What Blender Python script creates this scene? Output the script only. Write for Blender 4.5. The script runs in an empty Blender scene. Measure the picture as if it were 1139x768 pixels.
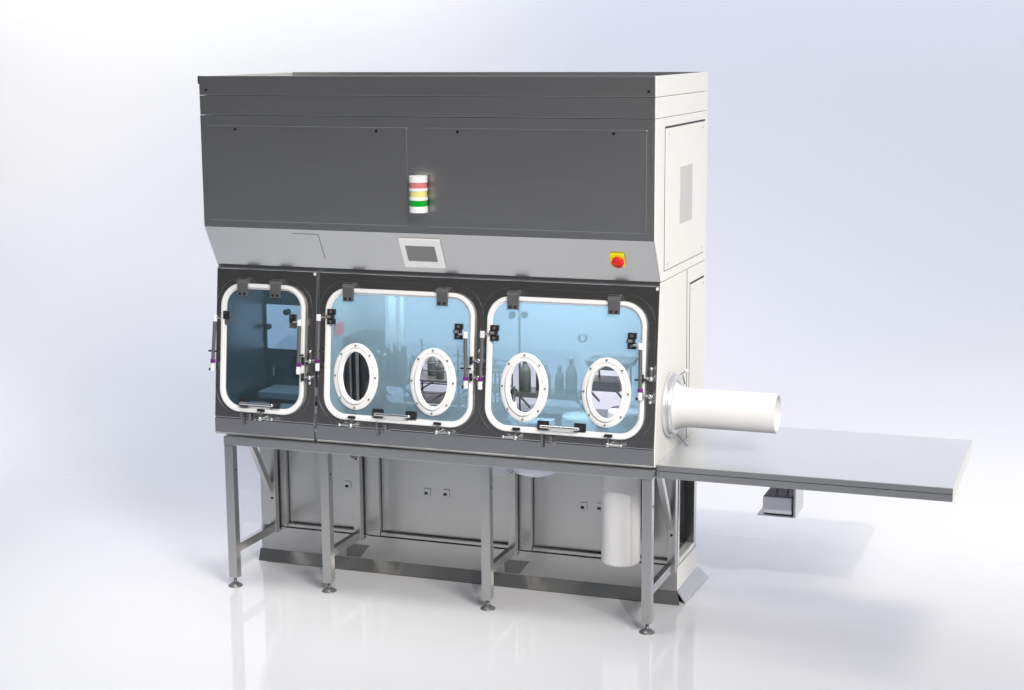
import bpy, bmesh, math, random
from mathutils import Matrix, Vector
random.seed(7)
S = bpy.context.scene
COL = S.collection

# ------------------------------------------------------------------ camera
cam_d = bpy.data.cameras.new('camera')
cam_d.sensor_width = 36.0
cam_d.lens = 36.0 * 1890.99 / 1139.0
cam_d.clip_start = 0.1
cam_d.clip_end = 300
cam = bpy.data.objects.new('camera', cam_d)
COL.objects.link(cam)
S.camera = cam
YAW, PITCH, ROLL = 0.3475, -0.1769, -0.0070
_f = Vector((-math.sin(YAW) * math.cos(PITCH), math.cos(YAW) * math.cos(PITCH), math.sin(PITCH)))
_r = Vector((math.cos(YAW), math.sin(YAW), 0))
_u = _r.cross(_f)
_r2 = _r * math.cos(ROLL) + _u * math.sin(ROLL)
_u2 = _u * math.cos(ROLL) - _r * math.sin(ROLL)
M = Matrix((_r2, _u2, -_f)).transposed().to_4x4()
M.translation = Vector((5.5814, -9.6025, 3.5552))
cam.matrix_world = M

# ------------------------------------------------------------------ render / exposure
S.view_settings.view_transform = 'Standard'
S.view_settings.look = 'None'
S.view_settings.exposure = 0.0
S.view_settings.gamma = 1.0
S.render.engine = 'CYCLES'
S.cycles.use_denoising = True
S.cycles.max_bounces = 10
S.cycles.transparent_max_bounces = 24
S.cycles.sample_clamp_indirect = 4.0
S.cycles.caustics_reflective = False
S.cycles.caustics_refractive = False

# ------------------------------------------------------------------ world: dim studio, dark in front, pale behind
W = bpy.data.worlds.new('World')
S.world = W
W.use_nodes = True
nt = W.node_tree
bg = nt.nodes['Background']
tc = nt.nodes.new('ShaderNodeTexCoord')
sp = nt.nodes.new('ShaderNodeSeparateXYZ')
nt.links.new(tc.outputs['Generated'], sp.inputs[0])
mr = nt.nodes.new('ShaderNodeMapRange')
mr.interpolation_type = 'SMOOTHSTEP'
mr.inputs['From Min'].default_value = -0.75
mr.inputs['From Max'].default_value = 0.35
nt.links.new(sp.outputs['Y'], mr.inputs['Value'])
mz = nt.nodes.new('ShaderNodeMapRange')
mz.interpolation_type = 'SMOOTHSTEP'
mz.inputs['From Min'].default_value = 0.25
mz.inputs['From Max'].default_value = 0.9
nt.links.new(sp.outputs['Z'], mz.inputs['Value'])
mx = nt.nodes.new('ShaderNodeMath')
mx.operation = 'MAXIMUM'
nt.links.new(mr.outputs[0], mx.inputs[0])
nt.links.new(mz.outputs[0], mx.inputs[1])
cr = nt.nodes.new('ShaderNodeMix')
cr.data_type = 'RGBA'
cr.inputs[6].default_value = (0.058, 0.054, 0.050, 1)
cr.inputs[7].default_value = (0.365, 0.395, 0.455, 1)
nt.links.new(mx.outputs[0], cr.inputs[0])
nt.links.new(cr.outputs[2], bg.inputs['Color'])
bg.inputs['Strength'].default_value = 1.0


# ------------------------------------------------------------------ lights: sun along the shadow direction, the rest added unseen fill lamps
def aim(o, loc, target):
    o.location = loc
    d = Vector(target) - Vector(loc)
    o.rotation_euler = d.to_track_quat('-Z', 'Y').to_euler()


def lamp(name, kind, loc, target, energy, color=(1, 1, 1), **kw):
    d = bpy.data.lights.new(name, kind)
    d.energy = energy
    d.color = color
    for k, v in kw.items():
        setattr(d, k, v)
    o = bpy.data.objects.new(name, d)
    COL.objects.link(o)
    aim(o, loc, target)
    return o


lamp('sun_lamp', 'SUN', (0.8 * 8, -1.47 * 8, 8), (0, 0, 0), 0.8, (1, 0.97, 0.93), angle=math.radians(0.5))
lamp('key_fill', 'SPOT', (10.5, -8.0, 9.0), (2.2, 0.2, 1.6), 6916, (1.000, 0.929, 0.847),
     spot_size=math.radians(36), spot_blend=0.9, shadow_soft_size=2.6)  # unseen lamp added to lift the front and the white door frames
lamp('floor_front_fill', 'SPOT', (0.5, -0.9, 9.0), (0.5, -0.9, 0), 1636, (1.000, 0.965, 0.887), spot_size=math.radians(48), spot_blend=1.0, shadow_soft_size=1.5)  # added overhead spot, brightens the floor in front
lamp('floor_right_fill', 'SPOT', (6.5, 3.0, 8.0), (5.8, 2.4, 0), 1272, (1.000, 0.900, 0.688), spot_size=math.radians(50), spot_blend=1.0, shadow_soft_size=1.5)  # added spot that whitens the floor at right
lamp('backdrop_wash', 'AREA', (0.5, 5.2, 6.6), (0.5, 7.0, 4.8), 350, (0.796, 0.819, 1.000), shape='RECTANGLE', size=18.0, size_y=0.6)  # unseen strip lamp added to grade the wall from the top
lamp('backdrop_glow', 'SPOT', (-5.0, 0.5, 8.0), (-6.2, 7.2, 4.4), 1094, (1.000, 0.903, 0.575),
     spot_size=math.radians(60), spot_blend=1.0, shadow_soft_size=1.0)  # added spot for the white area at upper left of the wall
lamp('backdrop_glow_top', 'SPOT', (-1.5, 1.5, 8.0), (-2.2, 7.0, 5.6), 925, (1.000, 0.975, 0.500),
     spot_size=math.radians(55), spot_blend=1.0, shadow_soft_size=1.0)  # second added spot, widens the white area along the wall top
lamp('floor_left_fill', 'SPOT', (-5.2, 2.0, 8.0), (-5.2, 2.1, 0), 796, (1.000, 0.970, 0.820), spot_size=math.radians(50), spot_blend=1.0, shadow_soft_size=1.5)  # added spot that whitens the floor at left
lamp('side_fill', 'AREA', (10.0, 3.0, 3.6), (3.0, 0.7, 1.7), 50, (1.000, 1.000, 0.875), shape='RECTANGLE', size=3.0, size_y=4.0)  # out-of-view panel lamp added to brighten the right-facing sides


for _x, _w, _p in ((0.38, 0.5, 3.8), (1.30, 0.9, 7.5), (2.43, 0.9, 11.0)):      # added fill under the chamber ceiling to brighten the bays
    lamp('chamber_fill', 'AREA', (_x, 0.45, 2.085), (_x, 0.45, 1.0), _p, (1, 1, 1), shape='RECTANGLE', size=_w, size_y=0.25)


# ------------------------------------------------------------------ materials
def mat(name, color, rough=0.5, metal=0.0, spec=0.5, grain=0.0, grain_scale=(40, 40, 40), coat=0.0, tone=0.0):
    m = bpy.data.materials.new(name)
    m.use_nodes = True
    n = m.node_tree
    b = n.nodes['Principled BSDF']
    b.inputs['Base Color'].default_value = (*color, 1)
    b.inputs['Roughness'].default_value = rough
    b.inputs['Metallic'].default_value = metal
    b.inputs['Specular IOR Level'].default_value = spec
    b.inputs['Coat Weight'].default_value = coat
    if grain or tone:
        t = n.nodes.new('ShaderNodeTexCoord')
        mp = n.nodes.new('ShaderNodeMapping')
        mp.inputs['Scale'].default_value = grain_scale
        no = n.nodes.new('ShaderNodeTexNoise')
        no.inputs['Scale'].default_value = 1.0
        no.inputs['Detail'].default_value = 4
        n.links.new(t.outputs['Object'], mp.inputs[0])
        n.links.new(mp.outputs[0], no.inputs['Vector'])
        if grain:
            r = n.nodes.new('ShaderNodeMapRange')
            r.inputs['To Min'].default_value = max(0.02, rough - grain)
            r.inputs['To Max'].default_value = min(1, rough + grain)
            n.links.new(no.outputs['Fac'], r.inputs['Value'])
            n.links.new(r.outputs[0], b.inputs['Roughness'])
    return m


def glass_mat(name, tint, scatter_col, scatter, gloss=0.06, rough=0.03):
    """see-through tinted sheet: clear tint + a share of milky body colour + a gloss coat"""
    m = bpy.data.materials.new(name)
    m.use_nodes = True
    n = m.node_tree
    n.nodes.clear()
    out = n.nodes.new('ShaderNodeOutputMaterial')
    tr = n.nodes.new('ShaderNodeBsdfTransparent')
    tr.inputs[0].default_value = (*tint, 1)
    df = n.nodes.new('ShaderNodeBsdfDiffuse')
    df.inputs[0].default_value = (*scatter_col, 1)
    gl = n.nodes.new('ShaderNodeBsdfGlossy')
    gl.inputs['Roughness'].default_value = rough
    m1 = n.nodes.new('ShaderNodeMixShader')
    m1.inputs[0].default_value = scatter
    n.links.new(tr.outputs[0], m1.inputs[1])
    tl = n.nodes.new('ShaderNodeBsdfTranslucent')
    tl.inputs[0].default_value = (*scatter_col, 1)
    m0 = n.nodes.new('ShaderNodeMixShader')
    m0.inputs[0].default_value = 0.45
    n.links.new(df.outputs[0], m0.inputs[1])
    n.links.new(tl.outputs[0], m0.inputs[2])
    n.links.new(m0.outputs[0], m1.inputs[2])
    fr = n.nodes.new('ShaderNodeFresnel')
    fr.inputs['IOR'].default_value = 1.4
    m2 = n.nodes.new('ShaderNodeMixShader')
    n.links.new(fr.outputs[0], m2.inputs[0])
    n.links.new(m1.outputs[0], m2.inputs[1])
    n.links.new(gl.outputs[0], m2.inputs[2])
    n.links.new(m2.outputs[0], out.inputs[0])
    return m


STEEL = mat('satin_steel', (0.47, 0.475, 0.475), 0.32, 1.0, coat=0.8, grain=0.04, grain_scale=(3, 60, 60))
FRONT = mat('dark_satin_steel', (0.50, 0.502, 0.502), 0.25, 1.0, grain=0.03, grain_scale=(2, 50, 50))
UPPER = mat('upper_satin_steel', (0.50, 0.502, 0.502), 0.36, 1.0, grain=0.03, grain_scale=(2, 50, 50))
BRIGHT = mat('bright_steel', (0.72, 0.73, 0.74), 0.22, 1.0)
TABLE = mat('brushed_table_steel', (0.80, 0.81, 0.81), 0.38, 0.75, grain=0.05, grain_scale=(2, 50, 50))
LIP = mat('lip_steel', (0.62, 0.62, 0.62), 0.45, 0.85)
ROOM = mat('pale_chamber_wall', (0.55, 0.57, 0.60), 0.4, 0.3)
LITSIDE = mat('lit_side_white', (0.88, 0.87, 0.825), 0.45, 0.0, spec=0.4)  # steel sides facing right: their brightness put into a white colour
WHITE = mat('white_plastic', (0.93, 0.93, 0.925), 0.35)
SOFTW = mat('white_liner', (0.84, 0.84, 0.845), 0.5)
GAP = mat('dark_gap', (0.03, 0.03, 0.032), 0.6)
BLACK = mat('black_rubber', (0.018, 0.018, 0.02), 0.45)
GREYP = mat('grey_plastic', (0.20, 0.20, 0.205), 0.4)
HINGE = mat('hinge_grey', (0.22, 0.22, 0.225), 0.38, 0.6)
VENT = mat('vent_grey', (0.60, 0.60, 0.58), 0.6)
PURPLE = mat('purple_ring', (0.17, 0.01, 0.22), 0.4)
YELLOW = mat('yellow_plastic', (0.95, 0.80, 0.01), 0.35)
RED = mat('red_plastic', (0.80, 0.02, 0.02), 0.3)
LRED = mat('red_lens', (0.74, 0.22, 0.22), 0.15, coat=0.5)
LYEL = mat('yellow_lens', (0.85, 0.80, 0.28), 0.15, coat=0.5)
LGRN = mat('green_lens', (0.0, 0.42, 0.03), 0.15, coat=0.5)
SCREEN = mat('grey_screen', (0.22, 0.22, 0.22), 0.35)
INNER = mat('chamber_steel', (0.33, 0.34, 0.35), 0.35, 0.8)
DARKIN = mat('dark_chamber_steel', (0.13, 0.135, 0.14), 0.35, 0.8)
LILAC = mat('lilac_plastic', (0.88, 0.89, 0.99), 0.4)
BOTTLE = mat('bottle_plastic', (0.15, 0.16, 0.155), 0.3)
SHELF = mat('shelf_steel', (0.24, 0.24, 0.235), 0.4, 0.5)
SKIRT = mat('dark_skirting', (0.20, 0.20, 0.195), 0.35, 0.9, coat=0.3)
SCREW = mat('screw_dark', (0.02, 0.02, 0.02), 0.4, 0.5)
RIVET = mat('rivet_steel', (0.35, 0.33, 0.31), 0.35, 0.8)
FLOORM = mat('studio_paper', (0.80, 0.815, 0.86), 0.12, 0.0, spec=0.35)
_n = FLOORM.node_tree
_t = _n.nodes.new('ShaderNodeTexCoord')
_s = _n.nodes.new('ShaderNodeSeparateXYZ')
_n.links.new(_t.outputs['Object'], _s.inputs[0])
for _k, _a, _b in (('Roughness', 0.05, 0.9), ('Specular IOR Level', 0.35, 0.05)):   # lacquered floor, matt paper wall
    _m = _n.nodes.new('ShaderNodeMapRange')
    _m.interpolation_type = 'SMOOTHSTEP'
    _m.inputs['From Min'].default_value = 1.2
    _m.inputs['From Max'].default_value = 4.2
    _m.inputs['To Min'].default_value = _a
    _m.inputs['To Max'].default_value = _b
    _n.links.new(_s.outputs['Y'], _m.inputs['Value'])
    _n.links.new(_m.outputs[0], _n.nodes['Principled BSDF'].inputs[_k])
BLUEGL = glass_mat('blue_acrylic', (0.71, 0.91, 1.0), (0.68, 0.89, 1.0), 0.28)
SMOKEGL = glass_mat('smoke_blue_glass', (0.66, 0.83, 0.94), (0.20, 0.30, 0.34), 0.15)
CLEARGL = glass_mat('clear_pane', (0.985, 0.985, 1.0), (0.7, 0.7, 0.85), 0.03)


# ------------------------------------------------------------------ mesh helpers
class MB:
    """collects shapes, links them as ONE mesh object"""

    def __init__(self, xf=None):
        self.v, self.f, self.s = [], [], []
        self.xf = xf or Matrix.Identity(4)

    def add(self, vs, fs, smooth=False):
        o = len(self.v)
        self.v += [self.xf @ Vector(p) for p in vs]
        self.f += [tuple(i + o for i in q) for q in fs]
        self.s += [smooth] * len(fs)
        return self

    def box(self, x0, x1, y0, y1, z0, z1):
        return self.add([(x0, y0, z0), (x1, y0, z0), (x1, y1, z0), (x0, y1, z0), (x0, y0, z1), (x1, y0, z1), (x1, y1, z1), (x0, y1, z1)],
                        [(0, 3, 2, 1), (4, 5, 6, 7), (0, 1, 5, 4), (1, 2, 6, 5), (2, 3, 7, 6), (3, 0, 4, 7)])

    def prism(self, poly, axis, a, b):
        """poly = list of 2D points, extruded along axis from a to b"""
        n = len(poly)

        def P(p, t):
            return {'x': (t, p[0], p[1]), 'y': (p[0], t, p[1]), 'z': (p[0], p[1], t)}[axis]
        vs = [P(p, a) for p in poly] + [P(p, b) for p in poly]
        fs = [tuple(range(n))[::-1], tuple(range(n, 2 * n))] + [(i, (i + 1) % n, n + (i + 1) % n, n + i) for i in range(n)]
        return self.add(vs, fs)

    def rod(self, p, q, r0, r1=None, n=16, cap=True):
        r1 = r0 if r1 is None else r1
        p, q = Vector(p), Vector(q)
        d = (q - p).normalized()
        a = d.orthogonal().normalized()
        b = d.cross(a)
        vs = [p + (a * math.cos(t) + b * math.sin(t)) * r0 for t in [2 * math.pi * i / n for i in range(n)]]
        vs += [q + (a * math.cos(t) + b * math.sin(t)) * r1 for t in [2 * math.pi * i / n for i in range(n)]]
        self.add(vs, [(i, (i + 1) % n, n + (i + 1) % n, n + i) for i in range(n)], True)
        if cap:
            self.add(vs[:n], [tuple(range(n))[::-1]])
            self.add(vs[n:], [tuple(range(n))])
        return self

    def bar(self, p, q, w, h):
        """rectangular bar from p to q (w across x-ish, h across the other way)"""
        p, q = Vector(p), Vector(q)
        d = (q - p).normalized()
        a = Vector((1, 0, 0)) if abs(d.x) < 0.8 else Vector((0, 1, 0))
        a = (a - d * a.dot(d)).normalized()
        b = d.cross(a)
        c = [(-w / 2, -h / 2), (w / 2, -h / 2), (w / 2, h / 2), (-w / 2, h / 2)]
        vs = [p + a * s + b * t for s, t in c] + [q + a * s + b * t for s, t in c]
        return self.add(vs, [(3, 2, 1, 0), (4, 5, 6, 7), (0, 1, 5, 4), (1, 2, 6, 5), (2, 3, 7, 6), (3, 0, 4, 7)])

    def lathe(self, prof, c, axis='z', n=40, closed=False):
        """prof = [(r, t)]; revolve about axis through c"""
        vs = []
        for r, t in prof:
            for i in range(n):
                a = 2 * math.pi * i / n
                x, y = r * math.cos(a), r * math.sin(a)
                p = {'z': (x, y, t), 'x': (t, x, y), 'y': (y, t, x)}[axis]
                vs.append((c[0] + p[0], c[1] + p[1], c[2] + p[2]))
        fs = []
        m = len(prof)
        for k in range(m if closed else m - 1):
            for i in range(n):
                j = (i + 1) % n
                k2 = (k + 1) % m
                fs.append((k * n + i, k * n + j, k2 * n + j, k2 * n + i))
        return self.add(vs, fs, True)

    def oval(self, a, b, prof, c, n=72):
        """prof = closed loop of (offset, w) swept round an ellipse a x b in the local u,s plane"""
        vs = []
        for o, w in prof:
            for i in range(n):
                t = 2 * math.pi * i / n
                vs.append((c[0] + (a + o) * math.cos(t), c[1] + (b + o) * math.sin(t), c[2] + w))
        fs = []
        m = len(prof)
        for k in range(m):
            k2 = (k + 1) % m
            for i in range(n):
                j = (i + 1) % n
                fs.append((k * n + i, k * n + j, k2 * n + j, k2 * n + i))
        return self.add(vs, fs, True)

    def ball(self, c, r, n=12):
        prof = [(max(1e-5, r * math.sin(math.pi * k / 8)), -r * math.cos(math.pi * k / 8)) for k in range(9)]
        return self.lathe(prof, c, 'z', n)

    def build(self, name, material, parent=None, bevel=0.0, seg=2, sharp=35):
        me = bpy.data.meshes.new(name)
        me.from_pydata([tuple(p) for p in self.v], [], self.f)
        bm = bmesh.new()
        bm.from_mesh(me)
        bmesh.ops.recalc_face_normals(bm, faces=bm.faces)
        bm.to_mesh(me)
        bm.free()
        me.polygons.foreach_set('use_smooth', self.s)
        me.materials.append(material)
        return link(name, me, parent, bevel, seg)


def link(name, me, parent=None, bevel=0.0, seg=2):
    o = bpy.data.objects.new(name, me)
    COL.objects.link(o)
    if parent is not None:
        o.parent = parent
        base = parent
        off = Vector((0, 0, 0))
        while base is not None:
            off += base.location
            base = base.parent
        o.location = -off           # meshes are written in world coordinates
    if bevel:
        b = o.modifiers.new('bevel', 'BEVEL')
        b.width = bevel
        b.segments = seg
        b.limit_method = 'ANGLE'
        b.angle_limit = math.radians(40)
    return o


def rrect(x0, x1, y0, y1, r, n=10):
    pts = []
    for cx, cy, a0 in ((x1 - r, y1 - r, 0), (x0 + r, y1 - r, 90), (x0 + r, y0 + r, 180), (x1 - r, y0 + r, 270)):
        for i in range(n + 1):
            a = math.radians(a0 + 90 * i / n)
            pts.append((cx + r * math.cos(a), cy + r * math.sin(a)))
    return pts


def ellipse(cx, cy, a, b, n=64):
    return [(cx + a * math.cos(2 * math.pi * i / n), cy + b * math.sin(2 * math.pi * i / n)) for i in range(n)]


def plate(name, material, parent, loops, w0, w1, xf, bevel=0.0):
    """flat sheet with holes: loops in the local x,y plane, thickness from w0 to w1, placed by xf"""
    cu = bpy.data.curves.new(name, 'CURVE')
    cu.dimensions = '2D'
    cu.fill_mode = 'BOTH'
    h = (w1 - w0) / 2
    cu.extrude = max(1e-4, h - bevel)
    cu.bevel_depth = bevel
    cu.bevel_resolution = 2
    cu.offset = -bevel
    for lp in loops:
        s = cu.splines.new('POLY')
        s.points.add(len(lp) - 1)
        for q, p in zip(s.points, lp):
            q.co = (p[0], p[1], 0, 1)
        s.use_cyclic_u = True
    t = bpy.data.objects.new('tmp', cu)
    COL.objects.link(t)
    dg = bpy.context.evaluated_depsgraph_get()
    me = bpy.data.meshes.new_from_object(t.evaluated_get(dg))
    bpy.data.objects.remove(t)
    bpy.data.curves.remove(cu)
    me.name = name
    me.transform(xf @ Matrix.Translation((0, 0, (w0 + w1) / 2)))
    me.materials.clear()
    me.materials.append(material)
    me.polygons.foreach_set('use_smooth', [False] * len(me.polygons))
    return link(name, me, parent)


def tag(o, label=None, cat=None, group=None, kind=None):
    for k, v in (('label', label), ('category', cat), ('group', group), ('kind', kind)):
        if v:
            o[k] = v
    return o


def empty(name, loc, label, cat, group=None):
    o = bpy.data.objects.new(name, None)
    COL.objects.link(o)
    o.location = loc
    o.empty_display_size = 0.1
    return tag(o, label, cat, group)


def part_empty(name, parent):
    o = bpy.data.objects.new(name, None)
    COL.objects.link(o)
    o.parent = parent
    o.location = -parent.location
    return o


# frames of the sloped faces
def frame(o, up, flip=1):
    """local x = world X, local y = up, local z = outward normal"""
    up = Vector(up).normalized()
    x = Vector((1, 0, 0))
    n = x.cross(up)
    m = Matrix((x, up, n)).transposed().to_4x4()
    m.translation = Vector(o)
    return m


YB, ZB, YT, ZT = 0.036, 1.129, 0.142, 2.115
PF = frame((0, YB, ZB), (0, YT - YB, ZT - ZB))            # window front, leans back
LS = math.hypot(YT - YB, ZT - ZB)                          # its height along the slope
SF = frame((0, 0.1456, 2.133), (0, -0.1456, 2.393 - 2.133))  # sloped control band, leans out
VF = frame((0, 0, 0), (0, 0, 1))                           # vertical front
XF = Matrix(((0, 0, 1, 0), (1, 0, 0, 0), (0, 1, 0, 0), (0, 0, 0, 1)))  # right side: local x = Y, y = Z, z = X

FZ = -0.02      # floor level
# ------------------------------------------------------------------ setting: seamless paper floor + backdrop
mb = MB()
prof = [(-26 + i * 1.0, FZ) for i in range(0, 28)]
py, pz, L_, n_ = 2.0, FZ, 7.6, 150
for i in range(n_):                                  # floor sweeps up into the wall with an even change of curvature
    t = (i + 0.5) / n_
    a = math.radians(90) * t * t * (3 - 2 * t)
    py += math.cos(a) * L_ / n_
    pz += math.sin(a) * L_ / n_
    prof.append((py, pz))
prof += [(py, pz + 1.5), (py, pz + 3.0), (py, pz + 5.0)]
vs, fs = [], []
XS = [-18, -9, 0, 9, 18]
for y, z in prof:
    for x in XS:
        vs.append((x, y, z))
nx = len(XS)
for k in range(len(prof) - 1):
    for i in range(nx - 1):
        fs.append((k * nx + i, k * nx + i + 1, (k + 1) * nx + i + 1, (k + 1) * nx + i))
mb.add(vs, fs, True)
bd = mb.build('floor', FLOORM)
tag(bd, kind='structure')

# ------------------------------------------------------------------ the isolator
ISO = empty('isolator', (1.5, 0.65, 0.0),
            'large steel isolator cabinet with three white framed blue window doors and dark upper housing', 'isolator')
D = 1.284
XL, XR = 0.0, 2.992
# top rim: four walls, open to the sky
TZ0, TZ1 = 3.231, 3.351
mb = MB()
mb.box(XL, XR, 0, 0.02, TZ0, TZ1)
mb.box(XL, XR, D - 0.02, D, TZ0, TZ1)
mb.box(XR - 0.02, XR, 0.02, D - 0.02, TZ0, TZ1)
mb.box(XL + 0.02, XR - 0.02, 0.02, D - 0.02, TZ0, TZ0 + 0.01)
rim = mb.build('top_rim', UPPER, ISO, 0.002)
MB().box(XL, XL + 0.02, 0.0205, D - 0.0205, TZ0, TZ1).build('lit_side_sheet', LITSIDE, ISO, 0.002)  # left rim wall, its lit inner face put in as white
MB().box(-0.009, 0.0, 0.0, D, TZ1 - 0.05, TZ1).build('rim_flange', FRONT, rim)
mb = MB()
mb.box(XL, XR, 0.001, D, 3.107, 3.228)
mb.build('upper_band', UPPER, ISO, 0.002)
mb = MB()
mb.prism([(0.0, 2.393), (0.0, 3.104), (D, 3.104), (D, 2.133), (0.1456, 2.133)], 'x', XL, XR)
hous = mb.build('upper_housing', FRONT, ISO, 0.002)
MB().box(XL + 0.001, XR - 0.001, -0.0015, 0.0, 2.396, 3.102).build('front_cladding', UPPER, ISO)
# right side sheets of the steel body, whitened for the light falling there
for nm, poly in (('lit_side_sheet', [(0.0, TZ0), (D, TZ0), (D, TZ1), (0.0, TZ1)]),
                 ('lit_side_sheet', [(0.001, 3.107), (D, 3.107), (D, 3.228), (0.001, 3.228)]),
                 ('lit_side_sheet', [(0.0, 2.393), (0.1456, 2.133), (D, 2.133), (D, 3.104), (0.0, 3.104)])):
    MB().prism(poly, 'x', XR, 3.0).build(nm, LITSIDE, ISO, 0.002)
# front access panels
for x0, x1, sx in ((0.045, 1.430, (0.251, 1.229)), (1.560, 2.947, (1.766, 2.746))):
    ap = MB().box(x0, x1, -0.006, -0.0015, 2.437, 3.040).build('access_panel', UPPER, ISO, 0.002)
    for x in sx:
        MB().rod((x, -0.0095, 3.018), (x, -0.006, 3.018), 0.009).build('screw', SCREW, ap)
for x in (0.05, 2.955):
    MB().rod((x, -0.004, 3.262), (x, 0.0, 3.262), 0.008).build('screw', SCREW, rim)
# right side access panel with vent
sg = MB().box(3.0, 3.002, 0.203, 1.198, 2.190, 3.052).build('panel_gap', GAP, ISO)
sp_ = MB().box(3.0, 3.006, 0.208, 1.193, 2.195, 3.040).build('access_panel', LITSIDE, ISO, 0.002)
MB().box(3.006, 3.009, 0.545, 0.852, 2.442, 2.790).build('vent', VENT, sp_)
for y, z in ((0.27, 3.005), (1.13, 3.005), (0.27, 2.23), (1.13, 2.23)):
    MB().rod((3.006, y, z), (3.009, y, z), 0.009).build('screw', VENT, sp_)
# seam on the sloped band
sf = MB(SF)
for a, b in (((0.62, 0.265), (0.803, 0.265)), ((0.803, 0.265), (0.803, 0.08))):
    sf.rod((a[0], a[1], 0.0), (b[0], b[1], 0.0), 0.0022, n=6)
sf.build('panel_seam', HINGE, hous)

# signal tower
st = part_empty('signal_tower', ISO)
cy, rr = -0.052, 0.0565
for nm, z0, z1, m, r in (('cap', 2.714, 2.752, WHITE, rr), ('lens', 2.679, 2.714, LRED, rr - 0.003), ('spacer', 2.662, 2.679, WHITE, rr),
                         ('lens', 2.624, 2.662, LYEL, rr - 0.003), ('spacer', 2.605, 2.624, WHITE, rr),
                         ('lens', 2.568, 2.605, LGRN, rr - 0.003), ('base', 2.530, 2.568, WHITE, rr)):
    c = MB().lathe([(0.0001, z0), (r, z0), (r, z1), (0.0001, z1)], (1.523, cy, 0), 'z', 40).build(nm, m, st)
    md = c.modifiers.new('edges', 'EDGE_SPLIT')
    md.split_angle = math.radians(40)
    if nm == 'lens':
        c['label'] = {LRED: 'pale red signal lens', LYEL: 'pale yellow signal lens', LGRN: 'green signal lens'}[m]
MB().box(1.495, 1.55, -0.02, 0.0, 2.54, 2.74).build('bracket', GREYP, st)

# touch screen on the sloped band (local s measured from the lower edge)
hs = part_empty('touch_screen', ISO)
plate('bezel', WHITE, hs, [rrect(1.357, 1.628, 0.048, 0.262, 0.004, 2)], 0.0, 0.016, SF, 0.002)
plate('display', SCREEN, hs, [rrect(1.394, 1.590, 0.100, 0.214, 0.003, 2)], 0.016, 0.0185, SF)
# emergency switch
es = part_empty('emergency_switch', ISO)
plate('switch_plate', YELLOW, es, [rrect(2.708, 2.797, 0.112, 0.206, 0.010, 4)], 0.0, 0.014, SF, 0.002)
k = MB(SF)
k.lathe([(0.0001, 0.030), (0.033, 0.030), (0.037, 0.026), (0.037, 0.013), (0.0001, 0.013)], (2.757, 0.150, 0.0), 'z', 32)
kb = k.build('knob', RED, es)
MB(SF).box(2.730, 2.784, 0.142, 0.158, 0.030, 0.042).build('knob_grip', RED, kb, 0.003)

# lower chamber shell
mb = MB()
mb.box(0.0, 0.03, 0.16, 0.72, 1.02, 2.13)
mb.build('chamber_wall', INNER, ISO)
MB().prism([(0.046, 1.02), (0.052, 1.129), (0.157, 2.13), (0.776, 2.13), (0.776, 1.02)], 'x', 2.975, 2.992).build('chamber_wall', INNER, ISO)
MB().prism([(0.036, 1.02), (0.036, 1.129), (0.143, 2.128), (0.772, 2.128), (0.805, 1.02)], 'x', 2.992, 3.0).build('lit_side_sheet', LITSIDE, ISO, 0.002)
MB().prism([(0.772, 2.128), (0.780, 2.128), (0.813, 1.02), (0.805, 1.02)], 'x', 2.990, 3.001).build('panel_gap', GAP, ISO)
MB().prism([(0.780, 2.128), (D, 2.128), (D, 1.02), (0.813, 1.02)], 'x', 2.972, 3.0).build('lit_side_sheet', LITSIDE, ISO, 0.002)
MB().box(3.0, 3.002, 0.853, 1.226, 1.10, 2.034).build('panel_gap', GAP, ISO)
lsp = MB().box(3.0, 3.006, 0.858, 1.221, 1.105, 2.022).build('access_panel', LITSIDE, ISO, 0.002)
for y, z in ((0.90, 1.99), (1.18, 1.99)):
    MB().rod((3.006, y, z), (3.009, y, z), 0.009).build('screw', VENT, lsp)
MB().box(0.03, 2.975, 0.06, D, 1.02, 1.075).build('chamber_floor', ROOM, ISO)
MB().box(0.03, 2.975, 0.165, D, 2.10, 2.13).build('chamber_ceiling', INNER, ISO)
MB().prism([(0.13, 1.075), (0.17, 2.10), (0.79, 2.10), (0.79, 1.075)], 'x', 0.730, 0.745).build('divider_wall', ROOM, ISO)
# back wall with a hatch (left bay) and one long window (working bays)
plate('back_wall', DARKIN, ISO, [rrect(0.03, 0.73, 1.075, 2.10, 0.002, 1), rrect(0.045, 0.345, 1.475, 1.785, 0.01, 3)], -0.012, 0.0,
      VF @ Matrix.Translation((0, 0, -0.705)))
hp = plate('hatch_pane', CLEARGL, ISO, [rrect(0.045, 0.345, 1.475, 1.785, 0.01, 3)], -0.009, -0.003, VF @ Matrix.Translation((0, 0, -0.705)))
for x, z in ((0.068, 1.63), (0.22, 1.74)):
    MB().rod((x, 0.66, z), (x, 0.705, z), 0.02).build('hatch_latch', BLACK, hp)
plate('back_wall', ROOM, ISO, [rrect(0.745, 2.975, 1.075, 2.10, 0.002, 1), rrect(0.905, 2.93, 1.135, 2.06, 0.05, 6)], -0.012, 0.0,
      VF @ Matrix.Translation((0, 0, -0.776)))
plate('back_pane', CLEARGL, ISO, [rrect(0.905, 2.93, 1.135, 2.06, 0.05, 6)], -0.009, -0.003, VF @ Matrix.Translation((0, 0, -0.776)))
MB().box(1.872, 1.884, 0.764, 0.774, 1.13, 2.06).build('mullion', INNER, ISO)
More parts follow.
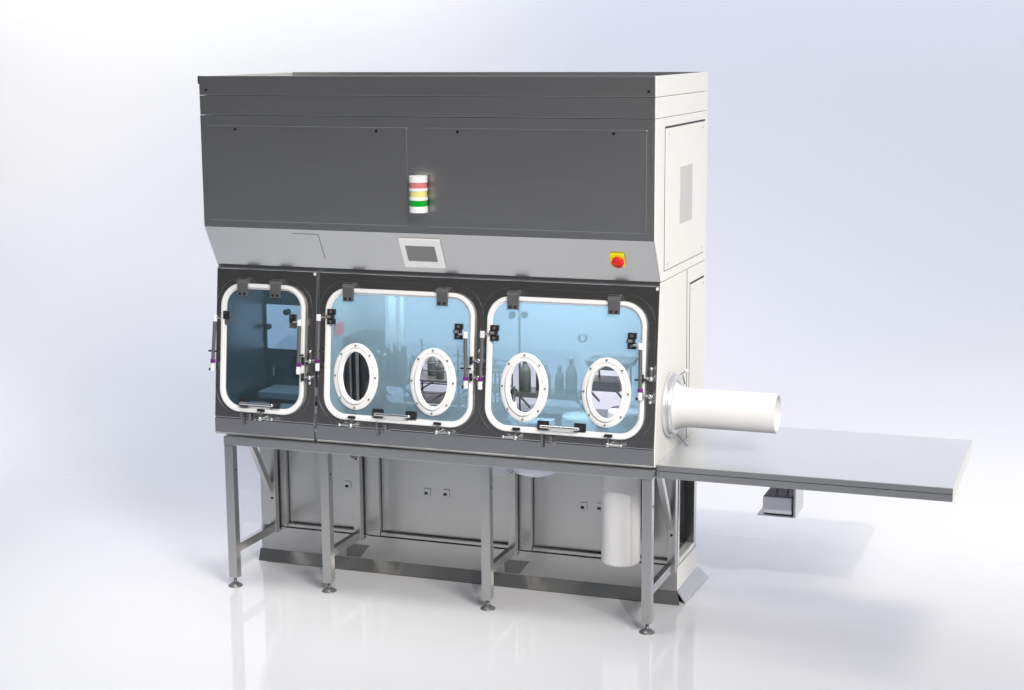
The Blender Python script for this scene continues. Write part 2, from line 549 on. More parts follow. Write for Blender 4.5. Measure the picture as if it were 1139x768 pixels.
# ledges in the left bay
MB().box(0.10, 0.72, 0.45, 0.70, 1.18, 1.225).build('chamber_step', ROOM, ISO, 0.004)
MB().box(0.05, 0.72, 0.17, 0.36, 1.0755, 1.175).build('chamber_sill', ROOM, ISO, 0.004)
tp = MB()
tp.rod((0.13, 0.70, 1.36), (0.13, 0.63, 1.36), 0.012)
tp.rod((0.13, 0.63, 1.36), (0.13, 0.63, 1.30), 0.012)
tp.build('tap', BRIGHT, ISO)
# tall steel posts behind the first glove port
for x, r in ((0.80, 0.008), (0.85, 0.012)):
    MB().rod((x, 0.450, 1.075), (x, 0.450, 1.66), r).build('service_pipe', STEEL, ISO)
for i, (x, w) in enumerate(((0.95, 0.055), (1.035, 0.03))):
    MB().box(x, x + w, 0.745, 0.763, 1.56, 2.06).build('pale_strip', WHITE, ISO)  # white upright strips at the back of the middle bay


fh = MB().box(0.746, 0.895, 0.47, 0.763, 1.08, 1.63).build('filter_housing', DARKIN, ISO, 0.004)
MB().box(0.746, 0.749, 0.33, 0.47, 1.655, 1.735).build('red_plate', RED, ISO)  # small red plate on the divider face


# front panels
def wins(rects):
    return [rrect(x0 + 0.02, x1 - 0.02, s0 + 0.02, s1 - 0.02, 0.135, 12) for x0, x1, s0, s1 in rects]


DOORS = [(0.047, 0.656, 0.048, 0.890), (0.802, 1.824, 0.047, 0.890), (1.907, 2.926, 0.050, 0.887)]
for x0, x1, ds in ((0.0, 0.727, DOORS[:1]), (0.744, 2.994, DOORS[1:])):
    fp = plate('front_panel', FRONT, ISO, [rrect(x0, x1, 0.0, LS - 0.004, 0.012, 4)] + wins(ds), -0.016, 0.0, PF, 0.006)
    # folded apron with a rolled lower lip
    ap = MB()
    ap.prism([(0.036, 1.128), (0.035, 1.028), (0.038, 1.0195), (0.052, 1.0195), (0.052, 1.128)], 'x', x0, x1)
    apo = ap.build('apron', FRONT, fp, 0.004)
    MB().rod((x0 + 0.006, 0.038, 1.0235), (x1 - 0.006, 0.038, 1.0235), 0.0075, n=14).build('rolled_lip', LIP, fp)
    MB(PF).rod((x0 + 0.01, LS - 0.006, -0.006), (x1 - 0.01, LS - 0.006, -0.006), 0.0085, n=14).build('rolled_lip', STEEL, fp)
    MB(PF).box(x1 - 0.022, x1 - 0.008, LS - 0.032, LS - 0.014, 0.0, 0.004).build('corner_glint', WHITE, fp)  # small white block standing in for a corner highlight
    for d in ds:
        g = 0.052 if d[0] > 0.1 else 0.044
        ring = plate('embossed_line', STEEL, fp,
                     [rrect(d[0] - g, d[1] + g, d[2] - 0.035, d[3] + g, 0.20, 14),
                      rrect(d[0] - g + 0.003, d[1] + g - 0.003, d[2] - 0.032, d[3] + g - 0.003, 0.198, 14)], 0.0, 0.0015, PF)


def strut(parent, top, bot, side):
    """gas strut: white end, grey tube, purple collar, white end, black ball joints"""
    W_ = 0.052
    u0, s0 = top
    u1, s1 = bot

    def P(t):
        return (u0 + (u1 - u0) * t, s0 + (s1 - s0) * t, W_)
    L = abs(s0 - s1)
    so = MB(PF).rod(P(0.0), P(1.0), 0.012, n=14).build('gas_strut', HINGE, parent)
    so['label'] = 'grey gas strut'
    MB(PF).rod(P(-0.06), P(0.06), 0.0155, n=14).build('strut_end', WHITE, parent)
    MB(PF).rod(P(0.80), P(0.87), 0.0165, n=14).build('strut_collar', PURPLE, parent)
    MB(PF).rod(P(0.87), P(1.02), 0.014, n=14).build('strut_end', WHITE, parent)
    j = MB(PF)
    j.rod((P(0.0)[0], P(0.0)[1] + 0.004, W_), (P(0.0)[0] + side * 0.045, P(0.0)[1] + 0.004, W_), 0.006)
    j.build('strut_pin', BRIGHT, parent)
    j = MB(PF)
    j.rod((P(.64)[0] - 0.035, P(.64)[1], W_), (P(.64)[0] + 0.035, P(.64)[1], W_), 0.006)
    j.build('strut_pin', BLACK, parent)
    MB(PF).rod((P(1.0)[0] - 0.02, P(1.0)[1], 0.0), (P(1.0)[0] - 0.02, P(1.0)[1], W_), 0.009).build('strut_pin', BLACK, parent)


def latch(parent, u, s, ang, lever=0.085):
    """swing clamp: black pad on the frame, short shank, ball and a lever with a ball end; ang = direction of the shank"""
    d = Vector((math.cos(ang), math.sin(ang), 0))
    e = Vector((-d.y, d.x, 0))
    if e.x > 0:
        e = -e
    o = Vector((u, s, 0.036))
    lo = MB(PF)
    p = MB(PF)
    a = o - e * 0.024
    b = o + e * 0.024
    p.bar(a, b, 0.016, 0.016)
    p.build('latch_pad', BLACK, parent)
    lo.rod(o, o + d * 0.055, 0.006)
    lo.rod(o + d * 0.055 - Vector((0, 0, 0.036)), o + d * 0.055 + Vector((0, 0, 0.012)), 0.011)
    return lo, o + d * 0.055, e


def finish_latch(parent, lo, c, e, lever):
    tip = c + e * lever + Vector((0, 0, 0.006))
    lo.rod(c + Vector((0, 0, 0.006)), tip, 0.0055)
    lo.ball(c + Vector((0, 0, 0.010)), 0.015)
    lo.ball(tip, 0.011)
    lo.build('latch', BRIGHT, parent)


PORTS = {1: [(1.022, 0.328), (1.554, 0.326)], 2: [(2.160, 0.330), (2.687, 0.330)]}
HING = {0: (0.211, 0.450), 1: (0.967, 1.611), 2: (2.080, 2.724)}
CLIPS = {0: ((0.089, 0.660), (0.570, 0.660)), 1: ((0.846, 0.703), (1.722, 0.652)), 2: ((1.960, 0.655), (2.840, 0.652))}
STRUT = {0: (((0.020, 0.655), (0.008, 0.318), 1), ((0.634, 0.655), (0.632, 0.330), -1)),
         1: (((0.770, 0.695), (0.768, 0.360), 1), ((1.777, 0.635), (1.790, 0.310), -1)),
         2: (((1.890, 0.645), (1.884, 0.310), 1), ((2.900, 0.625), (2.910, 0.308), -1))}
HAND = {0: (0.193, 0.489, 0.112), 1: (1.150, 1.450, 0.104), 2: (2.258, 2.566, 0.104)}
LAT_B = {0: ((0.360, -1),), 1: ((1.010, 1), (1.600, -1)), 2: ((2.125, 1), (2.715, -1))}
LAT_R = {0: (0.656, 0.41), 1: (1.815, 0.478), 2: (2.915, 0.431)}
DLAB = ('narrow window door with dark smoked glass, no glove ports', 'wide blue window door with two oval glove ports, middle',
        'wide blue window door with two oval glove ports, right')

for i, (x0, x1, s0, s1) in enumerate(DOORS):
    dr = part_empty('window_door', ISO)
    dr['label'] = DLAB[i]
    fw = 0.028
    plate('door_frame', WHITE, dr, [rrect(x0, x1, s0, s1, 0.150, 14), rrect(x0 + fw, x1 - fw, s0 + fw, s1 - fw, 0.124, 14)], 0.0, 0.026, PF, 0.008)
    plate('door_seal', SOFTW, dr, [rrect(x0 + fw - 0.004, x1 - fw + 0.004, s0 + fw - 0.004, s1 - fw + 0.004, 0.127, 14),
                                   rrect(x0 + fw + 0.009, x1 - fw - 0.009, s0 + fw + 0.009, s1 - fw - 0.009, 0.115, 14)], -0.004, 0.012, PF, 0.003)
    holes = [ellipse(u, s, 0.108, 0.166) for u, s in PORTS.get(i, [])]
    plate('window_pane', BLUEGL if i else SMOKEGL, dr, [rrect(x0 + fw, x1 - fw, s0 + fw, s1 - fw, 0.124, 14)] + holes, 0.0, 0.008, PF)
    for u, s in PORTS.get(i, []):
        pr = MB(PF)
        pr.oval(0.1555, 0.2135, [(0.0, 0.008), (0.0, 0.016), (-0.004, 0.021), (-0.027, 0.023), (-0.029, 0.012), (-0.035, 0.012), (-0.037, 0.030),
                                 (-0.040, 0.034), (-0.050, 0.034), (-0.054, 0.028), (-0.055, -0.010), (-0.050, -0.010), (-0.046, 0.008)], (u, s, 0.0))
        po = pr.build('glove_port', WHITE, dr)
        md = po.modifiers.new('edges', 'EDGE_SPLIT')
        md.split_angle = math.radians(50)
        sc = MB(PF)
        for k in range(8):
            t = math.radians(90 + 45 * k)
            a, b = 0.141, 0.199
            MB(PF).rod((u + a * math.cos(t), s + b * math.sin(t), 0.024), (u + a * math.cos(t), s + b * math.sin(t), 0.0285), 0.0062, n=10).build('port_screw', RIVET, dr)
    for u in HING[i]:
        h = MB(PF)
        h.box(u - 0.037, u + 0.037, 0.806, 0.900, 0.027, 0.042)
        h.box(u - 0.037, u + 0.037, 0.893, 0.925, 0.0, 0.030)
        h.rod((u - 0.040, 0.905, 0.034), (u + 0.040, 0.905, 0.034), 0.013)
        ho = h.build('hinge', HINGE, dr, 0.002)
        MB(PF).box(u - 0.033, u + 0.020, 0.912, 0.921, 0.0300, 0.0330).build('hinge_slot', BLACK, dr)
        for q in (-0.016, 0.016):
            MB(PF).rod((u + q, 0.822, 0.042), (u + q, 0.822, 0.0445), 0.0095, n=12).build('hinge_screw', BLACK, dr)
    for n_, (u, s) in enumerate(CLIPS[i]):
        if i == 0:
            MB(PF).box(u - 0.020, u + 0.020, s - 0.008, s + 0.044, 0.008, 0.034).build('strut_bracket', BLACK, dr, 0.002)
            MB(PF).box(u - 0.024, u + 0.026, s - 0.046, s + 0.046, 0.008, 0.020).build('bracket_plate', HINGE, dr, 0.002)
            MB(PF).rod((u - 0.004, s + 0.028, 0.034), (u - 0.004, s + 0.028, 0.037), 0.007).build('bracket_screw', BRIGHT, dr)
        else:
            for q in (-0.031, 0.031):
                MB(PF).box(u - 0.026, u + 0.026, s + q - 0.018, s + q + 0.018, 0.008, 0.034).build('strut_bracket', BLACK, dr, 0.002)
                MB(PF).rod((u, s + q, 0.034), (u, s + q, 0.036), 0.010).build('bracket_screw', RIVET, dr)
            MB(PF).box(u - 0.030, u + 0.018, s - 0.012, s + 0.012, 0.008, 0.044).build('strut_bracket', BLACK, dr, 0.003)
            MB(PF).rod((u - 0.020, s, 0.044), (u + 0.008, s, 0.044), 0.009).build('bracket_screw', RIVET, dr)
    for tpt, bpt, sd in STRUT[i]:
        strut(dr, tpt, bpt, sd)
    a, b, s = HAND[i]
    for q0, q1 in ((a, a + 0.072), (b - 0.072, b)):
        MB(PF).box(q0, q1, s - 0.022, s + 0.028, 0.010, 0.030).build('handle_mount', BLACK, dr, 0.002)
    h = MB(PF)
    h.rod((a + 0.035, s - 0.002, 0.066), (b - 0.035, s - 0.002, 0.066), 0.0105)
    for q in (a + 0.035, b - 0.035):
        h.rod((q, s, 0.028), (q, s - 0.002, 0.066), 0.0105)
        h.ball((q, s - 0.002, 0.066), 0.0105)
    h.build('handle', BRIGHT, dr)
    for u, sd in LAT_B[i]:
        lo, c, e = latch(dr, u, s0 + 0.022, math.radians(-90))
        finish_latch(dr, lo, c, e * (1 if sd > 0 else -1), 0.082)
    u, s = LAT_R[i]
    lo, c, e = latch(dr, u, s, 0.0)
    e = Vector((0, 1, 0))
    finish_latch(dr, lo, c, e, 0.062)
    lo, c, e = latch(dr, u, s - 0.105, 0.0)
    finish_latch(dr, lo, c, Vector((0.0, 1, 0)), -0.035)
    # pull pin under the handle
    u = a + 0.022 if i == 0 else (a + 0.03)
    MB(PF).rod((u, s0 + 0.004, 0.032), (u, s0 - 0.092, 0.016), 0.0055).build('pull_pin', HINGE, dr)
    MB(PF).rod((u + 0.055, s0 - 0.010, 0.02), (u + 0.055, s0 - 0.062, 0.02), 0.011).build('pin_sleeve', STEEL, dr)

# round transfer port on the right side
pt = part_empty('transfer_port', ISO)
PC = (3.0, 0.365, 1.345)
mb = MB()
mb.lathe([(0.150, 0.0), (0.194, 0.0), (0.199, 0.006), (0.199, 0.016), (0.194, 0.022), (0.178, 0.022), (0.178, 0.034), (0.184, 0.040), (0.180, 0.052), (0.168, 0.056), (0.150, 0.045)],
         PC, 'x', 64, closed=True)
po = mb.build('port_ring', TABLE, pt)
md = po.modifiers.new('edges', 'EDGE_SPLIT')
md.split_angle = math.radians(50)
for a, b in (((3.055, 0.42, 1.525), (3.125, 0.30, 1.575)), ((3.055, 0.34, 1.165), (3.14, 0.26, 1.115)), ((3.05, 0.50, 1.500), (3.05, 0.555, 1.44))):
    MB().rod(a, b, 0.006).build('clamp_lever', STEEL, pt)

# ------------------------------------------------------------------ white transfer sleeve lying in the port
mb = MB()
r = 0.121
cx, cy_, cz = 3.0, 0.372, 1.330
mb.lathe([(0.170, 0.030), (0.152, 0.042), (0.136, 0.058), (0.126, 0.085), (r, 0.13), (r, 0.668), (r - 0.003, 0.672), (r - 0.014, 0.672), (r - 0.016, 0.668), (r - 0.016, 0.13), (0.130, 0.040)],
         (cx, cy_, cz), 'x', 64, closed=True)
sl = mb.build('transfer_sleeve', SOFTW)
tag(sl, 'white open ended cylindrical sleeve sticking out sideways from the round port, above the long table', 'sleeve')
md = sl.modifiers.new('edges', 'EDGE_SPLIT')
md.split_angle = math.radians(50)

# ------------------------------------------------------------------ support table
TB = empty('support_table', (1.5, 0.4, 0.0),
           'long steel support table on four front legs, top running out to the right', 'table')
BY = 0.050
BZ0, BZ1 = 0.953, 1.012
MB().box(0.081, 3.0, -0.001, 0.10, BZ0, BZ1).build('front_beam', STEEL, TB, 0.003)
MB().box(0.075, 3.0, 1.05, 1.10, BZ0, BZ1).build('rear_beam', STEEL, TB, 0.003)
mb = MB()
mb.box(3.003, 4.742, 0.056, 1.293, 1.031, 1.037)
MB().box(3.003, 4.741, 0.0565, 1.2925, 0.999, 1.0305).build('top_edge', STEEL, TB, 0.001)
MB().box(3.003, 4.742, 0.057, 1.293, 0.953, 0.996).build('apron_frame', STEEL, TB, 0.002)
mb.build('table_top', TABLE, TB, 0.001)
MB().box(4.7425, 4.7455, 0.057, 1.292, 0.953, 1.036).build('lit_end_sheet', LITSIDE, TB)  # thin sheet whitening the table end as if brightly lit
LEGS = [(0.112, 0.002), (0.758, 0.100), (1.878, 0.103), (2.960, 0.0)]
LW = 0.031
RY = 0.56
for i, (x, y) in enumerate(LEGS):
    x0 = x
    lg = MB().box(x0 - LW, x0 + LW, y, y + 2 * LW, FZ + 0.062, BZ0 - 0.001).build('leg', STEEL, TB, 0.004)
    ft = MB()
    ft.lathe([(0.0001, FZ + 0.064), (0.010, FZ + 0.064), (0.010, FZ + 0.030), (0.018, FZ + 0.026), (0.042, FZ + 0.009), (0.048, FZ + 0.005), (0.048, FZ), (0.0001, FZ)], (x0, y + LW, 0), 'z', 32)
    ft.build('foot', BRIGHT if i == 9 else HINGE, lg)
    rx = x0 + 0.012
    MB().box(rx - 0.026, rx + 0.026, RY, RY + 0.05, 0.20, BZ0 - 0.001).build('rear_leg', STEEL, TB, 0.003)
    MB().box(x0 - 0.020, x0 + 0.020, y + 2 * LW, RY, 0.205, 0.262).build('cross_rail', STEEL, TB, 0.003)
    if i in (0, 3):
        MB().bar((x0, 0.27, BZ0 + 0.005), (x0, RY + 0.005, 0.50), 0.036, 0.046).build('brace', STEEL, TB, 0.003)
    else:
        MB().bar((x0, 0.40, BZ0 + 0.005), (x0, RY + 0.005, 0.80), 0.036, 0.046).build('brace', STEEL, TB, 0.003)
    MB().rod((rx, RY - 0.003, 0.78 if i in (1, 2) else 0.45), (rx, RY, 0.78 if i in (1, 2) else 0.45), 0.009).build('bolt', SCREW, TB)
    MB().rod((x0 + LW, y + LW, 0.78), (x0 + LW + 0.002, y + LW, 0.78), 0.007).build('bolt', SCREW, TB)

# ------------------------------------------------------------------ service cabinet standing behind the legs
CB = empty('service_cabinet', (1.5, 0.85, 0.0), 'grey steel service cabinet standing on the floor behind the table legs, with dark sloping skirting', 'cabinet')
CY = 0.62
CD = 1.13
MB().box(0.0, 2.995, CY, CD, 0.040, 0.228).build('plinth', STEEL, CB, 0.003)
# posts and recessed panels
POSTS = [(0.0, 0.20), (0.745, 0.905), (1.855, 2.005), (2.955, 2.995)]
for x0, x1 in POSTS:
    MB().box(x0, x1, CY + 0.008, CY + 0.06, 0.231, 0.95).build('post', STEEL, CB, 0.003)
for k, ((a0, a1), (b0, b1)) in enumerate(zip(POSTS[:-1], POSTS[1:])):
    pn = MB().box(a1 + 0.004, b0 - 0.010, CY + 0.050, CY + 0.064, 0.258, 0.95).build('front_panel', STEEL, CB, 0.002)
    MB().box(a1, b0, CY + 0.058, CY + 0.075, 0.231, 0.951).build('panel_gap', SKIRT, CB)
    MB().box(a1 + 0.004, b0 - 0.004, CY + 0.012, CY + 0.06, 0.232, 0.255).build('ledge', STEEL, CB, 0.002)
    for x, z in {0: ((0.655, 0.562),), 1: ((1.245, 0.561), (1.383, 0.565)), 2: ((2.352, 0.560), (2.465, 0.563))}[k]:
        lk = MB().box(x - 0.024, x + 0.024, CY + 0.045, CY + 0.050, z - 0.026, z + 0.026).build('latch_plate', STEEL, pn, 0.002)
        MB().box(x - 0.018, x + 0.004, CY + 0.0405, CY + 0.045, z - 0.018, z - 0.002).build('latch_knob', GAP, lk)
MB().box(0.0, 2.995, CD - 0.02, CD, 0.231, 0.95).build('back_panel', TABLE, CB)
MB().box(0.0, 0.02, CY + 0.062, CD - 0.02, 0.231, 0.95).build('side_panel', STEEL, CB)
MB().box(2.93, 2.995, CD - 0.06, CD - 0.021, 0.231, 0.95).build('post', STEEL, CB, 0.003)
MB().box(2.94, 2.997, CY + 0.062, CD - 0.062, 0.231, 0.262).build('side_sill', LITSIDE, CB, 0.003)
MB().box(2.995, 3.001, CY, CD, 0.066, 0.222).build('lit_side_sheet', LITSIDE, CB, 0.002)  # cabinet side, light on it given as white colour
MB().box(2.995, 3.000, CY + 0.008, CY + 0.03, 0.231, 0.95).build('lit_side_sheet', LITSIDE, CB, 0.001)
# flat dark plates below the two middle rear legs, notch shade as colour
for x in (0.74, 1.90):
    MB().prism([(x - 0.085, 0.068), (x + 0.020, 0.068), (x + 0.092, 0.160), (x - 0.085, 0.160)], 'y', CY - 0.0025, CY).build('notch_shade', SKIRT, CB)
# sloping skirting strips, open at the corner
sk = MB()
sk.add([(-0.012, CY - 0.001, 0.062), (3.0, CY - 0.001, 0.062), (3.025, 0.572, -0.012), (-0.002, 0.572, -0.012),
        (-0.012, CY + 0.004, 0.058), (3.0, CY + 0.004, 0.058), (3.025, 0.577, -0.017), (-0.002, 0.577, -0.017)],
       [(0, 1, 2, 3), (7, 6, 5, 4), (0, 3, 7, 4), (1, 5, 6, 2), (2, 6, 7, 3), (0, 4, 5, 1)])
sk.build('skirting', SKIRT, CB)
sk = MB()
sk.add([(3.002, 0.612, 0.066), (3.002, CD + 0.03, 0.066), (3.062, CD + 0.09, -0.012), (3.050, 0.630, -0.012),
        (2.997, 0.612, 0.062), (2.997, CD + 0.03, 0.062), (3.057, CD + 0.09, -0.018), (3.045, 0.630, -0.018)],
       [(0, 1, 2, 3), (7, 6, 5, 4), (0, 3, 7, 4), (1, 5, 6, 2), (2, 6, 7, 3), (0, 4, 5, 1)])
sk.build('skirting', STEEL, CB)
MB().box(0.02, 2.98, CY + 0.02, CD - 0.02, FZ, 0.040).build('base_frame', SKIRT, CB)

# ------------------------------------------------------------------ things under the cabinet and the table
mb = MB()
mb.lathe([(0.0001, 0.300), (0.110, 0.300), (0.120, 0.308), (0.124, 0.322), (0.124, 1.019), (0.0001, 1.019)], (2.690, 0.375, 0), 'z', 56)
cn = mb.build('waste_canister', SOFTW)
md = cn.modifiers.new('edges', 'EDGE_SPLIT')
md.split_angle = math.radians(60)
tag(cn, 'white cylinder hanging down below the right bay between the table legs', 'canister')

bs = empty('drain_basin', (2.12, 0.40, 0.85), 'shallow pale round basin under the cabinet floor, just right of the third leg', 'basin')
mb = MB()
mb.lathe([(0.0001, 0.815), (0.06, 0.815), (0.13, 0.838), (0.15, 0.872), (0.15, 1.019), (0.0001, 1.019)], (2.115, 0.40, 0), 'z', 48)
mb.build('bowl', LILAC, bs)
MB().rod((2.20, 0.37, 0.865), (2.42, 0.37, 0.875), 0.016).build('drain_pipe', LILAC, bs)
jb = MB().box(1.850, 1.950, 0.30, 0.42, 0.82, 1.018).build('junction_box', LILAC, None, 0.004)
tag(jb, 'small pale square box under the cabinet floor, beside the third leg', 'box')

bx = empty('control_unit', (3.70, 0.4, 0.70), 'small lilac box in a steel bracket hanging below the long table top', 'control unit')
y0, y1 = 0.40, 0.66
X0, X1, Z0, Z1 = 3.585, 3.765, 0.690, 0.805
MB().box(X0, X1, y0, y1, Z0 + 0.004, Z1).build('housing', LILAC, bx, 0.010, 3)
br = MB()
br.box(X0 - 0.03, X1 + 0.024, y0 - 0.012, y1, Z0 - 0.008, Z0)
br.box(X1 + 0.012, X1 + 0.024, y0 - 0.012, y1, Z0, 0.952)
br.build('bracket', STEEL, bx)
for x in (3.655, 3.72):
    MB().rod((x, 0.5, Z1), (x, 0.5, 0.952), 0.006).build('cable', WHITE, bx)

# ------------------------------------------------------------------ things inside the working bays
FLZ = 1.0755


def bottle(x, y, z, h, r, label, neck=0.35):
    n = r * neck
    m = MB()
    m.lathe([(0.0001, z), (r * 0.96, z), (r, z + 0.006), (r, z + h * 0.56), (r * 0.9, z + h * 0.63), (n * 1.15, z + h * 0.76), (n, z + h * 0.80), (n, z + h * 0.86)], (x, y, 0), 'z', 28)
    e = empty('bottle', (x, y, z), label, 'bottle', 'bottles inside the working bays')
    m.build('body', BOTTLE, e)
    MB().lathe([(n * 1.35, z + h * 0.86), (n * 1.35, z + h * 0.99), (0.0001, z + h)], (x, y, 0), 'z', 20).build('cap', SHELF, e)
    return e


def shelf(name, x0, x1, y0, y1, z, t, label, cat, legs=True):
    e = empty(name, ((x0 + x1) / 2, (y0 + y1) / 2, z), label, cat)
    MB().box(x0, x1, y0, y1, z - t, z).build('board', SHELF, e, 0.003)
    lip = MB()
    lip.box(x0, x1, y0 - 0.006, y0, z - t, z + 0.012)
    lip.build('front_lip', SHELF, e)
    for x in (x0 + 0.03, x1 - 0.03):
        MB().bar((x, y1 - 0.004, z - t - 0.12), (x, y0 + 0.03, z - t), 0.008, 0.012).build('bracket', SHELF, e)
    return e


shelf('bottle_shelf', 1.925, 2.370, 0.52, 0.757, 1.315, 0.022, 'grey shelf carrying bottles in the right bay, left half of its window', 'shelf')
B3 = [(1.975, 0.60, 0.235, 0.038, 'dark bottle at the left end of the bottle shelf, seen through the third glove port'),
      (2.060, 0.66, 0.215, 0.030, 'slim tall bottle on the bottle shelf, second from the left'),
      (2.120, 0.58, 0.200, 0.036, 'stout bottle on the bottle shelf, third from the left'),
      (2.190, 0.66, 0.175, 0.030, 'short bottle on the bottle shelf, just left of the tall tapered one'),
      (2.290, 0.60, 0.250, 0.038, 'tall tapered bottle standing alone at the right end of the bottle shelf')]
for x, y, h, r_, lb in B3:
    bottle(x, y, 1.3155, h, r_, lb)
shelf('low_shelf', 2.400, 2.640, 0.50, 0.757, 1.420, 0.05, 'thick dark shelf in the right bay, seen through the rightmost glove port', 'shelf')
tr = empty('tray', (2.56, 0.55, 1.50), 'wide shallow tray on thin posts above the thick shelf in the right bay', 'tray')
MB().prism([(2.41, 1.560), (2.71, 1.560), (2.68, 1.505), (2.44, 1.505)], 'y', 0.50, 0.72).build('pan', SHELF, tr, 0.004)
for x in (2.45, 2.66):
    for y in (0.53, 0.69):
        MB().rod((x, y, 1.42 if x < 2.64 else 1.30), (x, y, 1.505), 0.006).build('post', SHELF, tr)
# round gauge dial on the back pane of the right bay and door knobs
gd = part_empty('gauge', ISO)
MB().lathe([(0.018, 0.0), (0.030, 0.0), (0.030, 0.02), (0.018, 0.02)], (2.318, 0.742, 1.660), 'y', 28, closed=True).build('gauge_ring', HINGE, gd)
for x, z in ((1.835, 1.785), (1.920, 1.792), (1.843, 1.275), (1.925, 1.280)):
    MB().rod((x, 0.735, z), (x, 0.764, z), 0.022).build('window_knob', BLACK, ISO)
# mixing unit in front of the left part of the right bay
mx_ = empty('mixing_unit', (1.955, 0.45, FLZ), 'white stepped column with a flask shaped top behind the third glove port', 'instrument')
MB().lathe([(0.0001, FLZ), (0.055, FLZ), (0.055, FLZ + 0.02), (0.022, FLZ + 0.03), (0.022, FLZ + 0.07), (0.045, FLZ + 0.085), (0.045, FLZ + 0.11), (0.014, FLZ + 0.13),
           (0.014, FLZ + 0.20), (0.0001, FLZ + 0.20)], (1.955, 0.45, 0), 'z', 28).build('column', LILAC, mx_)
MB().rod((1.955, 0.45, FLZ + 0.20), (1.955, 0.45, FLZ + 0.30), 0.006).build('rod', SHELF, mx_)
# round drums on the floor of the right bay
for x, y, rr_, h, lb in ((2.40, 0.42, 0.11, 0.15, 'pale low drum inside the right bay, behind the right end of the handle'),
                         (2.70, 0.50, 0.13, 0.19, 'pale wide drum inside the right bay, behind the rightmost glove port')):
    d = MB()
    d.lathe([(0.0001, FLZ), (rr_ * .96, FLZ), (rr_, FLZ + 0.01), (rr_, FLZ + h - 0.02), (rr_ * 0.94, FLZ + h), (0.0001, FLZ + h)], (x, y, 0), 'z', 40)
    tag(d.build('drum', LILAC), lb, 'drum')

# wire rack in the middle bay
rk = empty('wire_rack', (1.39, 0.58, FLZ), 'open steel rack with two shelves and diagonal stays in the middle bay', 'rack')
for x in (1.20, 1.58):
    for y in (0.42, 0.72):
        MB().rod((x, y, FLZ), (x, y, 1.60), 0.0065, n=8).build('upright', SHELF, rk)
for z in (1.245, 1.385):
    MB().box(1.19, 1.59, 0.42, 0.72, z - 0.012, z).build('shelf', SHELF, rk)
for z in (1.30, 1.45, 1.50):
    for y in (0.42, 0.72):
        MB().rod((1.20, y, z), (1.58, y, z), 0.004, n=8).build('rail', SHELF, rk)
    for x in (1.20, 1.58):
        MB().rod((x, 0.42, z), (x, 0.72, z), 0.004, n=8).build('rail', SHELF, rk)
for x0, x1 in ((1.20, 1.39), (1.39, 1.58)):
    MB().rod((x0, 0.42, 1.25), (x1, 0.72, 1.38), 0.005, n=8).build('stay', SHELF, rk)
B2 = [(1.235, 0.50, 0.150, 0.032, 'squat bottle on the upper rack shelf, left end'), (1.33, 0.58, 0.165, 0.030, 'bottle on the upper rack shelf, second from the left'),
      (1.42, 0.50, 0.13, 0.028, 'low bottle on the upper rack shelf, third from the left')]
for x, y, h, r_, lb in B2:
    bottle(x, y, 1.3855, h, r_, lb)
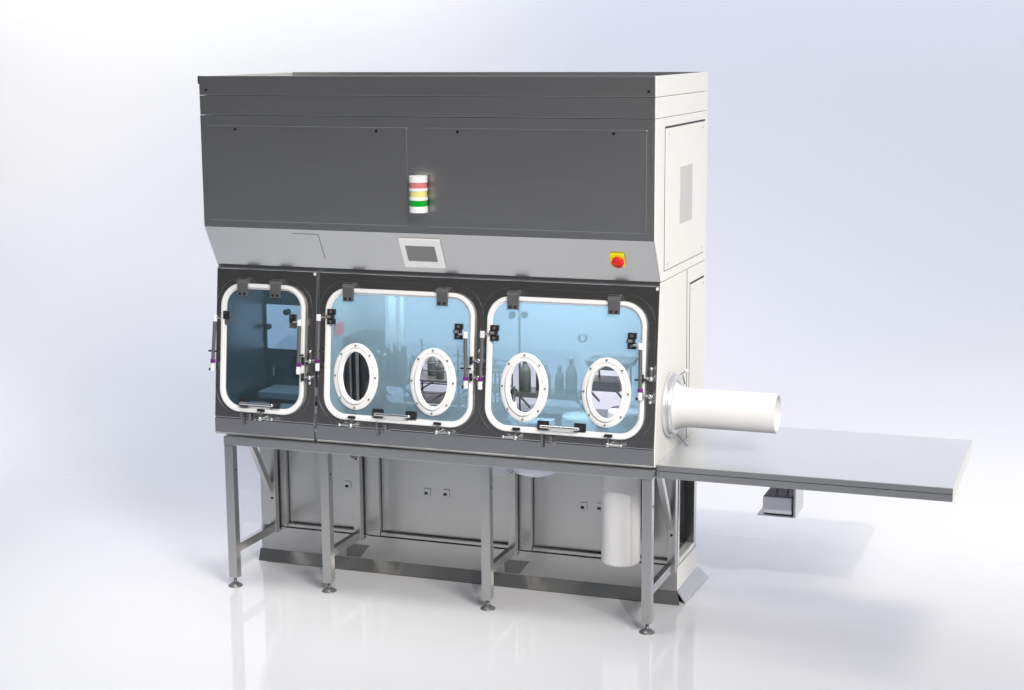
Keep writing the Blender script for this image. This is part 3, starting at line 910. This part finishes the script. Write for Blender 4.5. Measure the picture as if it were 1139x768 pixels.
# tall flasks standing together left of the rack
ck = shelf('flask_shelf', 0.92, 1.155, 0.50, 0.757, 1.330, 0.02, 'short shelf carrying a row of tall flasks in the middle bay', 'shelf')
FL = [(0.945, 0.57, 0.205, 'leftmost flask in the front row on the flask shelf'), (0.995, 0.56, 0.190, 'second flask from the left in the front row on the flask shelf'),
      (1.048, 0.57, 0.215, 'third flask from the left in the front row on the flask shelf'), (1.105, 0.56, 0.235, 'tallest flask, at the right end of the front row on the flask shelf'),
      (0.965, 0.68, 0.225, 'leftmost flask in the back row on the flask shelf'), (1.025, 0.69, 0.235, 'middle flask in the back row on the flask shelf'),
      (1.088, 0.68, 0.220, 'rightmost flask in the back row on the flask shelf')]
for x, y, h, lb in FL:
    bottle(x, y, 1.3305, h, 0.024, lb, 0.6)
pg = empty('peg_stand', (1.06, 0.46, FLZ), 'low stand of thin upright pegs on the floor of the middle bay', 'stand')
MB().box(0.97, 1.17, 0.40, 0.52, FLZ, FLZ + 0.012).build('base', SHELF, pg)
for k_ in range(5):
    x = 0.99 + 0.04 * k_
    MB().rod((x, 0.46, FLZ + 0.012), (x, 0.46, FLZ + 0.09 + 0.02 * (k_ % 2)), 0.004, n=8).build('peg', SHELF, pg)

# narrow wire rack at the left end of the right bay
rk = empty('wire_rack', (1.79, 0.58, FLZ), 'narrow wire rack at the far left of the right bay', 'rack')
for x in (1.73, 1.85):
    for y in (0.46, 0.70):
        MB().rod((x, y, FLZ), (x, y, 1.50), 0.005, n=8).build('upright', SHELF, rk)
for z in (1.20, 1.33, 1.46):
    MB().box(1.727, 1.853, 0.457, 0.703, z - 0.006, z).build('shelf', SHELF, rk)
for z in (1.25, 1.38, 1.49):
    for y in (0.46, 0.70):
        MB().rod((1.73, y, z), (1.85, y, z), 0.0035, n=8).build('rail', SHELF, rk)
# pale equipment standing on the chamber floors
for x, y, wx, wy, h, lb in ((2.12, 0.40, 0.20, 0.16, 0.10, 'low pale box inside the right bay, between its two glove ports'),
                            (1.70, 0.42, 0.14, 0.18, 0.07, 'flat pale box inside the middle bay, at its right end')):
    e = empty('instrument_box', (x, y, FLZ), lb, 'instrument')
    MB().box(x - wx / 2, x + wx / 2, y - wy / 2, y + wy / 2, FLZ + 0.006, FLZ + h).build('housing', LILAC, e, 0.006, 3)
    MB().box(x - wx / 2 + 0.02, x + wx / 2 - 0.02, y - wy / 2 - 0.003, y - wy / 2, FLZ + h * 0.45, FLZ + h * 0.8).build('faceplate', SHELF, e)
    for q in (-1, 1):
        for w in (-1, 1):
            MB().rod((x + q * (wx / 2 - 0.02), y + w * (wy / 2 - 0.02), FLZ), (x + q * (wx / 2 - 0.02), y + w * (wy / 2 - 0.02), FLZ + 0.006), 0.008, n=10).build('foot', BLACK, e)
